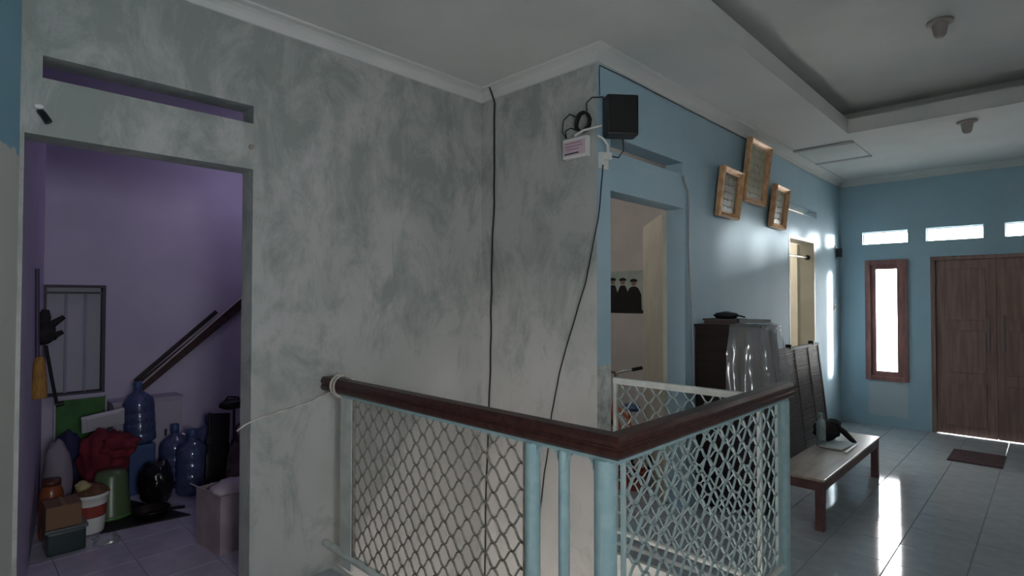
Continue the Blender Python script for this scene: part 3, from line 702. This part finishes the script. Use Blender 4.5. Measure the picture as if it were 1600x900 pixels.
# draped sheet: over the top edge, then down both visible faces
sh = MB(); NU, NV = 34, 26; vs = []
for j in range(NV+1):
    v = j/NV
    for i in range(NU+1):
        u = i/NU
        # plan outline: along the near side, round the corner, along the front
        L1, L2 = .22, .34; s_ = u*(L1+L2)
        if s_ < L1: base = Vector((-1.53-(L1-s_), 4.15)); nrm = Vector((0, -1))
        else: base = Vector((-1.515, 4.15+(s_-L1))); nrm = Vector((1, 0))
        if abs(s_-L1) < .05: nrm = (Vector((0, -1))*(.5-(s_-L1)/.1) + Vector((1, 0))*(.5+(s_-L1)/.1)).normalized()
        fold = .018*math.sin(u*29+1.7*math.sin(v*3)) + .012*noise.noise(Vector((u*7, v*5, 1)))
        if v < .14:
            k = v/.14; inw = (1-k)*.12; p = base - nrm*inw; z = 1.412 + .012*abs(fold)*30*.2 + .008*math.sin(u*17)
            off = .0
        else:
            k = (v-.14)/.86; z = 1.412 - k*(.50+.06*math.sin(u*5)); off = .012 + .05*k + (fold+.02)*min(1, k*2.5)
            p = base + nrm*off
        vs.append((p.x, p.y, z))
sh.add(vs, [(j*(NU+1)+i, j*(NU+1)+i+1, (j+1)*(NU+1)+i+1, (j+1)*(NU+1)+i) for j in range(NV) for i in range(NU)], True)
o = sh.build('plastic_sheet', M_SHEET); tag(o, 'clear crinkled plastic sheet draped over dark cabinet corner', 'plastic sheet')
# things on the cabinet
t = thing('flat_carton', 'flat brown carton lying on dark cabinet', 'carton', (-1.86, 4.32, 1.405))
MB().box(-1.99, 4.22, 1.405, -1.74, 4.42, 1.435).build('body', mat('grey_brown_card', (104, 88, 84), .8), t, bevel=.004)
MB().box(-2.0, 4.21, 1.435, -1.73, 4.43, 1.447).build('lid', mat('grey_card', (92, 88, 88), .7), t, bevel=.003)
t = thing('black_pouch', 'black zipped pouch on carton atop cabinet', 'pouch', (-1.84, 4.30, 1.447))
MB().blob((-1.85, 4.30, 1.472), (.095, .07, .03), 5, .12, floor=1.447).build('body', M_BLACK, t)
MB().tube([(-1.77, 4.29, 1.475), (-1.72, 4.28, 1.47), (-1.69, 4.275, 1.462)], .006, 6).build('strap', M_BLACK, t)
t = thing('shallow_tray', 'shallow clear tray beside pouch on cabinet', 'tray', (-1.63, 4.30, 1.421))
MB().box(-1.71, 4.22, 1.421, -1.545, 4.40, 1.426).box(-1.71, 4.22, 1.426, -1.545, 4.226, 1.446).box(-1.71, 4.394, 1.426, -1.545, 4.40, 1.446).box(-1.551, 4.226, 1.426, -1.545, 4.394, 1.446).box(-1.71, 4.226, 1.426, -1.704, 4.394, 1.446).build('shell', mat('smoke_plastic', (150, 152, 152), .2), t, weld=True)
MB().box(-1.69, 4.25, 1.427, -1.57, 4.37, 1.434).build('paper_slip', M_WHITEP, t)

# ------------------------------------------------------------------ slatted panel behind the table
sp = thing('slatted_panel', 'dark brown slatted bamboo panel standing behind low table', 'panel', (-1.75, 5.7, 0))
def SP(y, z, o=0.): return (-1.695 - .115*z/1.13 + o, y, z)
for y in (4.92, 6.49): MB().bar(SP(y, 0), SP(y, 1.13), .03, .022, (1, 0, 0)).build('side_stile', M_SLAT, sp)
mbs = MB(); z = .03
while z < 1.125:
    mbs.bar(SP(4.93, z, random.uniform(-.002, .002)), SP(6.48, z+random.uniform(-.002, .002)), .012, .017, (0, 0, 1)); z += .0205
o = mbs.build('slats', M_SLAT, sp); tag(o, kind='stuff')
for y in (5.3, 5.75, 6.15): MB().bar(SP(y, .02, .009), SP(y, 1.12, .009), .012, .004, (1, 0, 0)).build('binding_cord', M_DARKWOOD, sp)
MB().bar(SP(4.9, 1.13), SP(6.5, 1.13), .03, .025).build('top_rail', M_SLAT, sp)
for y in (5.62, 6.30): MB().obox(SP(y, 1.15), (.05, .035, .04)).build('clip', M_BLACK, sp)
for y in (5.0, 6.4): MB().bar(SP(y, 1.08, -.02), (-1.98, y, .004), .02, .015).build('back_prop', M_SLAT, sp)

# ------------------------------------------------------------------ low table and things on it
X0, X1, Y0, Y1, ZT = -1.49, -1.145, 4.235, 5.94, .36
tb = thing('low_table', 'long low table with pale top and brown legs on tiled floor', 'table', ((X0+X1)/2, (Y0+Y1)/2, 0))
MB().box(X0, Y0, ZT-.018, X1, Y1, ZT).build('table_top', M_TABLE, tb, bevel=.004)
for b in ((X0+.01, Y0+.008, X1-.008, Y0+.03), (X0+.01, Y1-.03, X1-.008, Y1-.008), (X1-.03, Y0+.03, X1-.008, Y1-.03), (X0+.01, Y0+.03, X0+.032, Y1-.03)): MB().box(b[0], b[1], ZT-.085, b[2], b[3], ZT-.018).build('apron', M_TABLEW, tb, bevel=.003)
for x in (X0+.015, X1-.063):
    for y in (Y0+.012, Y1-.067): MB().box(x, y, 0, x+.055, y+.055, ZT-.018).build('leg', M_TABLEW, tb, bevel=.004)
bt = thing('clear_bottle', 'tall clear plastic bottle on low table', 'bottle', (-1.43, 5.21, ZT))
MB().lathe([(0, .0), (.034, .0), (.038, .01), (.036, .06), (.038, .07), (.036, .13), (.038, .14), (.037, .19), (.028, .225), (.016, .245), (.014, .255)], (-1.43, 5.21, ZT), 20).build('body', M_BOTTLE, bt)
MB().lathe([(.0, .255), (.018, .255), (.018, .278), (0, .28)], (-1.43, 5.21, ZT), 16).build('cap', mat('teal_cap', (120, 156, 150), .4), bt)
bg = thing('black_bag', 'black crumpled bag with trailing strap on low table', 'bag', (-1.42, 5.5, ZT))
MB().blob((-1.47, 5.52, ZT+.075), (.10, .13, .085), 11, .22, floor=ZT).build('body', mat('black_fabric', (30, 27, 29), .8), bg)
MB().blob((-1.43, 5.56, ZT+.135), (.06, .08, .045), 8, .2).build('top_fold', MATS['black_fabric'], bg)
MB().tube([(-1.40, 5.54, ZT+.12), (-1.335, 5.53, ZT+.08), (-1.27, 5.50, ZT+.03), (-1.235, 5.48, ZT+.014)], [.022, .026, .022, .012], 8).build('strap', MATS['black_fabric'], bg)
bkp = thing('booklet', 'white booklet lying beside black bag on low table', 'booklet', (-1.33, 5.3, ZT), math.radians(-8))
MB().box(-.085, -.15, 0, .085, .15, .004).build('back_cover', M_BLACK, bkp, local=True)
MB().box(-.083, -.148, .004, .083, .148, .014).build('pages', M_WHITEP, bkp, local=True)
MB().box(-.085, -.15, .014, .085, .15, .017).build('front_cover', mat('pale_cover', (196, 204, 206), .4), bkp, local=True)
rl2 = MB().box(-1.232, 5.10, ZT, -1.212, 5.44, ZT+.012).build('white_ruler', M_WHITEP, bevel=.003); tag(rl2, 'thin white ruler lying near table edge by booklet', 'ruler')

# doormat
dm = thing('doormat', 'small dark maroon doormat on tiles before double door', 'mat', (-.58, 7.28, 0))
MB().box(-.775, 7.03, 0, -.385, 7.56, .012).build('body', mat('maroon_pile', (74, 48, 52), .95, rgb2=(60, 38, 44), scale=40, bump=.4, bscale=120), dm, bevel=.004)
for b in ((-.79, 7.015, -.775, 7.575), (-.385, 7.015, -.37, 7.575), (-.775, 7.015, -.385, 7.03), (-.775, 7.56, -.385, 7.575)): MB().box(b[0], b[1], 0, b[2], b[3], .009).build('edging', mat('dark_edging', (50, 36, 40), .9), dm)

# ------------------------------------------------------------------ storage room contents
w = MB().box(SB-.07, .60, .82, SB-.064, .965, 1.69).build('window_2', M_FROST); tag(w, 'small storage room window with dark frame and dim panes', kind='structure')
M_DKF = mat('dark_window_frame', (60, 52, 66), .5)
for nm, b in (('window_frame', (.575, .80, .597, 1.712)), ('window_frame', (.968, .80, .99, 1.712)), ('window_frame', (.597, 1.69, .968, 1.712)), ('window_frame', (.597, .80, .968, .815)), ('transom_bar', (.597, 1.64, .968, 1.655))):
    MB().box(SB-.09, b[0], b[1], SB+.012, b[2], b[3]).build(nm, M_DKF, w)
for y in (.72, .85): MB().box(SB-.075, y, .815, SB-.045, y+.018, 1.64).build('mullion', mat('lavender_mullion', (150, 142, 166), .6), w)
MB().box(SB-.1, .55, .772, SB+.03, 1.01, .80).build('window_sill', M_LAV, w)
mb = MB().box(SB-.5, .2, .0, SB-.13, 1.4, 2.2); struct('wall_light_shaft', mb, M_LAV)
gb = thing('green_board', 'green board leaning below storage window', 'board', (-5.80, .80, .40))
MB().box(-5.81, .66, .40, -5.79, .985, .765).build('sheet', mat('green_board_face', (58, 112, 52), .6, rgb2=(46, 92, 44), scale=7), gb, bevel=.003)
for b in ((.645, .66), (.985, 1.0)): MB().box(-5.815, b[0], .0, -5.785, b[1], .775).build('upright', mat('pale_batten', (176, 168, 178), .7), gb)
wc = thing('white_low_cupboard', 'white low cupboard against storage back wall', 'cupboard', (-5.70, 1.25, 0))
MB().box(-5.845, 1.01, 0, -5.60, 1.52, .715).build('carcass', mat('dull_white_board', (176, 168, 182), .6), wc, bevel=.004)
MB().box(-5.848, 1.0, .715, -5.585, 1.53, .735).build('top_board', MATS['dull_white_board'], wc, bevel=.003)
for y in (1.02, 1.268):
    d = MB().box(-5.60, y, .03, -5.586, y+.242, .70).build('door', MATS['dull_white_board'], wc, bevel=.003)
    MB().box(-5.586, y+.11, .40, -5.576, y+.13, .46).build('handle', M_DKF, d)
# planks leaning on the back wall
def plank(label, a, b, w_, t_, m):
    o = MB().bar(a, b, w_, t_, (1, 0, 0)).build('wooden_plank', m, bevel=.003); tag(o, label, 'plank', 'planks leaning across storage back wall'); return o
M_PLK = mat('dark_red_plank', (70, 44, 46), .6, rgb2=(52, 34, 38), scale=5, stretch=(1, 4, 4))
plank('wide dark red plank leaning diagonally above white cupboard', (SB+.05, 1.22, .80), (SB+.05, 2.16, 1.61), .085, .03, M_PLK)
plank('narrow dark plank lying along upper edge of the wide one', (SB+.045, 1.20, .87), (SB+.045, 1.86, 1.475), .035, .03, MATS['near_black_wood'])
plank('thin pale batten between the two dark planks', (SB+.078, 1.19, .80), (SB+.078, 2.16, 1.685), .012, .02, mat('pale_lath', (196, 182, 180), .6))
# brooms on the left wall
t = thing('hanging_broom', 'long-handled broom with yellow brush hanging on storage side wall', 'broom', (-4.46, .42, 1.0))
MB().tube([(-4.42, .405, 1.78), (-4.43, .41, 1.5), (-4.44, .415, 1.24)], .011, 8).build('handle', mat('grey_violet_handle', (70, 62, 84), .5), t)
MB().lathe([(0, .26), (.022, .25), (.03, .2), (.042, .02), (.04, 0), (0, 0)], (-4.445, .425, .99), 14).build('brush', mat('ochre_bristle', (176, 134, 70), .9, rgb2=(146, 106, 56), scale=30, stretch=(6, 6, .5)), t)
t = thing('black_bundle', 'black hanging bundle with stubby prongs beside broom', 'bundle', (-4.72, .47, 1.28))
MB().blob((-4.74, .47, 1.37), (.07, .065, .075), 4, .25).build('body', MATS['black_fabric'], t)
MB().tube([(-4.74, .465, 1.42), (-4.74, .475, 1.48), (-4.745, .48, 1.525)], [.035, .035, .02], 8).build('prong', MATS['black_fabric'], t)
MB().tube([(-4.73, .49, 1.41), (-4.73, .54, 1.45), (-4.73, .575, 1.478)], [.028, .02, .014], 8).build('prong', MATS['black_fabric'], t)
MB().tube([(-4.73, .49, 1.345), (-4.73, .535, 1.36), (-4.73, .57, 1.378)], [.026, .02, .014], 8).build('prong', MATS['black_fabric'], t)
t = thing('black_stick', 'thin black stick with small foot hanging under black bundle', 'stick', (-4.8, .56, .88))
MB().tube([(-4.75, .485, 1.29), (-4.77, .515, 1.1), (-4.80, .552, .89)], .010, 8).build('shaft', M_BLACK, t)
MB().tube([(-4.80, .545, .885), (-4.80, .59, .893)], .016, 8).build('foot', M_BLACK, t)
# water jugs
jp = [(0, .0), (.115, .0), (.128, .015), (.128, .075), (.120, .085), (.128, .095), (.128, .165), (.120, .175), (.128, .185), (.128, .255), (.120, .265), (.128, .275), (.128, .335), (.115, .375), (.07, .415), (.034, .435), (.03, .47)]
def jug(label, loc, rot=(0, 0, 0), sc=1.):
    t = thing('water_jug', label, 'water jug', loc, 0, 'blue water jugs in storage room'); t.rotation_euler = rot
    MB().lathe([(r*sc, z*sc*1.1) for r, z in jp], (0, 0, 0), 24).build('body', M_JUG, t, local=True)
    MB().lathe([(0, .505*sc), (.034*sc, .505*sc), (.036*sc, .53*sc), (.036*sc, .575*sc), (.03*sc, .58*sc), (0, .58*sc)], (0, 0, 0), 16).build('cap', M_BLUEP, t, local=True)
    MB().tube([(.03*sc, 0, .50*sc), (.10*sc, 0, .47*sc), (.125*sc, 0, .40*sc), (.122*sc, 0, .36*sc)], .011*sc, 8).build('handle', M_JUG, t, local=True)
    return t
jug('blue water jug standing on tiles nearest black mat', (-5.13, 1.47, 0), (0, 0, 2.2), .9)
jug('blue water jug standing behind the others near folded chair', (-5.42, 1.685, 0), (0, 0, .6), .98)
jug('blue water jug standing on tiles between two other jugs', (-5.43, 1.42, 0), (0, 0, 1.2), .9)
bxs = MB().box(-5.56, 1.08, 0, -5.37, 1.27, .40).build('blue_storage_bin', M_BLUEP, bevel=.02); tag(bxs, 'dark blue bin under the raised water jug', 'bin')
jug('large blue water jug raised on a bin, slightly tilted', (-5.465, 1.18, .415), (.07, .0, .4), .86)
# folded black chair, sack, carton near the jamb
fc = thing('folded_chair', 'black folded chair leaning behind pale sack', 'chair', (-4.95, 1.68, 0))
MB().bar((-4.95, 1.60, .25), (-5.02, 1.64, .64), .17, .03, (1, 0, 0)).build('backrest', M_BLACK, fc, bevel=.008)
MB().bar((-4.93, 1.60, .10), (-4.97, 1.62, .40), .18, .03, (1, 0, 0)).build('seat', M_BLACK, fc, bevel=.008)
for y in (1.53, 1.72):
    MB().tube([(-4.90, y, 0), (-5.0, y+.03, .66)], .011, 8).build('leg', M_BLACK, fc); MB().tube([(-5.02, y, 0), (-4.94, y, .42)], .011, 8).build('leg', M_BLACK, fc)
ck = thing('backpack', 'grey brown backpack slumped behind carton at doorway', 'backpack', (-4.55, 1.72, 0))
MB().blob((-4.55, 1.70, .27), (.17, .15, .32), 21, .12, floor=0).build('body', mat('taupe_canvas', (116, 98, 102), .9, rgb2=(92, 76, 82), scale=12), ck)
MB().blob((-4.40, 1.66, .20), (.06, .10, .14), 22, .1).build('pocket', mat('dark_canvas', (70, 52, 58), .9), ck)
MB().tube([(-4.5, 1.60, .50), (-4.48, 1.58, .62), (-4.52, 1.66, .66), (-4.55, 1.72, .56)], .013, 6).build('grab_loop', MATS['dark_canvas'], ck)
t = thing('shoulder_bag', 'small black bag resting on top of folded chair', 'bag', (-5.0, 1.75, .66))
MB().blob((-5.0, 1.73, .705), (.07, .10, .045), 31, .2, floor=.665).build('body', M_BLACK, t)
MB().tube([(-5.0, 1.66, .72), (-4.99, 1.70, .775), (-4.99, 1.78, .76), (-5.0, 1.80, .72)], .008, 6).build('handle', M_BLACK, t)
cx = thing('open_carton', 'pale open cardboard carton standing just inside storage doorway', 'carton', (-3.92, 1.38, 0), math.radians(8))
M_CARD = mat('violet_grey_cardboard', (170, 152, 158), .85, rgb2=(152, 134, 142), scale=6)
MB().box(-.16, -.17, 0, .16, .17, .01).build('base', M_CARD, cx, local=True)
for b in ((-.16, -.17, .16, -.163), (-.16, .163, .16, .17), (-.16, -.163, -.153, .163), (.153, -.163, .16, .163)): MB().box(b[0], b[1], .01, b[2], b[3], .36).build('side', M_CARD, cx, local=True)
for a, b, up in (((-.0, -.165, .36), (-.0, -.215, .40), (1, 0, 0)), ((0, .165, .36), (.0, .24, .38), (1, 0, 0))): MB().bar(a, b, .006, .31, up).build('flap', M_CARD, cx, local=True)
MB().blob((0, 0, .33), (.14, .145, .07), 41, .2).build('crumpled_paper', mat('pale_paper', (196, 184, 190), .8), cx, local=True)
# black mat
t = MB().prism([(-4.66, .78), (-4.585, 1.31), (-5.28, 1.06), (-5.56, .80)], lambda x, y: (x, y, 0), lambda x, y: (x, y, .008)).build('black_mat', mat('black_rubber', (26, 24, 26), .6)); tag(t, 'black rubber mat spread on storage room tiles', 'mat')
# bucket
bu = thing('paint_bucket', 'white and red plastic bucket filled with rags on black mat edge', 'bucket', (-4.74, .735, .0))
MB().lathe([(0, .0), (.075, .0), (.078, .008), (.086, .11)], (-4.74, .735, .0085), 24).build('lower_shell', M_WHITEP, bu)
MB().lathe([(.0862, .11), (.093, .19)], (-4.74, .735, .0085), 24).build('red_band', M_RED, bu)
MB().lathe([(.0935, .19), (.097, .235), (.106, .24), (.106, .262), (.098, .265), (.094, .25), (.088, .19)], (-4.74, .735, .0085), 24).build('rim', M_WHITEP, bu)
MB().blob((-4.74, .735, .27), (.095, .095, .06), 51, .25).build('rags', mat('brown_rag', (112, 78, 56), .9, rgb2=(84, 60, 46), scale=20), bu)
MB().blob((-4.73, .69, .325), (.05, .045, .035), 52, .2).build('crumpled_wrapper', mat('yellow_wrapper', (176, 164, 116), .3), bu)
# left pile
t = thing('glass_box', 'dark green translucent box on floor under brown carton', 'box', (-4.55, .57, 0))
MB().box(-4.66, .475, 0, -4.46, .672, .14).build('body', mat('bottle_green_plastic', (46, 60, 58), .25), t, bevel=.012)
MB().box(-4.67, .465, .14, -4.45, .682, .162).build('lid', mat('grey_green_lid', (84, 92, 96), .3), t, bevel=.006)
t = thing('brown_carton', 'closed brown cardboard carton stacked on green box', 'carton', (-4.57, .565, .162))
MB().box(-4.68, .47, .162, -4.47, .65, .30).build('body', mat('brown_card', (128, 98, 76), .85), t, bevel=.004)
MB().box(-4.682, .552, .3, -4.468, .572, .3015).build('tape', mat('tan_tape', (150, 118, 84), .4), t)
t = thing('orange_jar', 'small orange lidded jar behind brown carton', 'jar', (-4.86, .54, 0))
MB().lathe([(0, .0), (.06, .0), (.065, .02), (.065, .30), (.05, .34), (.045, .35)], (-4.83, .535, 0), 18).build('body', mat('orange_jar_plastic', (142, 78, 50), .25), t)
MB().lathe([(.0, .35), (.052, .35), (.052, .385), (0, .39)], (-4.83, .535, 0), 18).build('lid', mat('brown_lid', (84, 50, 40), .4), t)
t = MB().blob((-5.06, .59, .30), (.09, .085, .30), 61, .12, floor=0).build('grey_sack', mat('grey_sack_cloth', (140, 130, 142), .9)); tag(t, 'tall grey sack standing in left storage corner', 'sack')
t = MB().blob((-5.62, .72, .28), (.11, .10, .28), 62, .15, floor=0).build('navy_bag', mat('navy_cloth', (46, 48, 86), .85)); tag(t, 'navy blue stuffed bag below green board', 'bag')
t = thing('red_cloth_heap', 'heap of dark red cloth piled behind green basin', 'cloth', (-5.2, .85, 0))
MB().blob((-5.30, .90, .36), (.15, .16, .22), 63, .2, floor=0.009, sub=4).build('lower_fold', mat('dark_red_cloth', (126, 40, 52), .9, rgb2=(100, 30, 42), scale=6), t)
MB().blob((-5.22, .97, .46), (.13, .13, .09), 64, .25, sub=4).build('upper_fold', MATS['dark_red_cloth'], t)
t = thing('foam_lid', 'tilted white foam box lid propped on red cloth heap', 'lid', (-5.38, .93, .55))
R3 = Matrix.Rotation(math.radians(8), 3, 'X') @ Matrix.Rotation(math.radians(-55), 3, 'Y')
MB().obox((-5.40, .91, .635), (.16, .28, .025), R3).build('plate', mat('white_foam', (206, 202, 212), .7), t, bevel=.006)
MB().obox((-5.385, .91, .64), (.11, .22, .02), R3).build('raised_rim', MATS['white_foam'], t, bevel=.004)
t = thing('green_basin', 'pale green plastic basin upside down before red cloth', 'basin', (-4.97, .89, .009))
MB().lathe([(.125, .0), (.13, .015), (.124, .03), (.10, .30), (.085, .33), (0, .335)], (-4.97, .89, .009), 26).build('shell', mat('olive_green_plastic', (86, 106, 72), .3), t)
MB().lathe([(.1305, .0), (.138, .005), (.138, .02), (.1305, .024)], (-4.97, .89, .009), 26).build('rim', mat('leaf_green_plastic', (84, 122, 70), .3), t)
t = MB().blob((-5.02, 1.19, .16), (.13, .12, .17), 65, .15, floor=.009, sub=4).build('black_garbage_bag', mat('black_polythene', (20, 18, 20), .22)); tag(t, 'shiny black bag slumped on black mat beside water jugs', 'bag')
t = thing('frying_pan', 'dark pan lying on black mat with upturned rim', 'pan', (-4.77, 1.10, .009))
MB().lathe([(0, .0), (.09, .0), (.12, .045), (.125, .05), (.118, .05), (.09, .006), (0, .006)], (-4.77, 1.10, .009), 26).build('bowl', mat('dark_metal', (52, 46, 40), .3, .6), t)
MB().tube([(-4.70, 1.19, .05), (-4.66, 1.24, .058), (-4.63, 1.28, .06)], .012, 8).build('handle', M_BLACK, t)
t = MB().blob((-4.47, .78, .02), (.08, .07, .035), 66, .3, floor=0).build('clear_bag', M_SHEET); tag(t, 'crumpled clear plastic bag on tiles before green box', 'plastic bag')
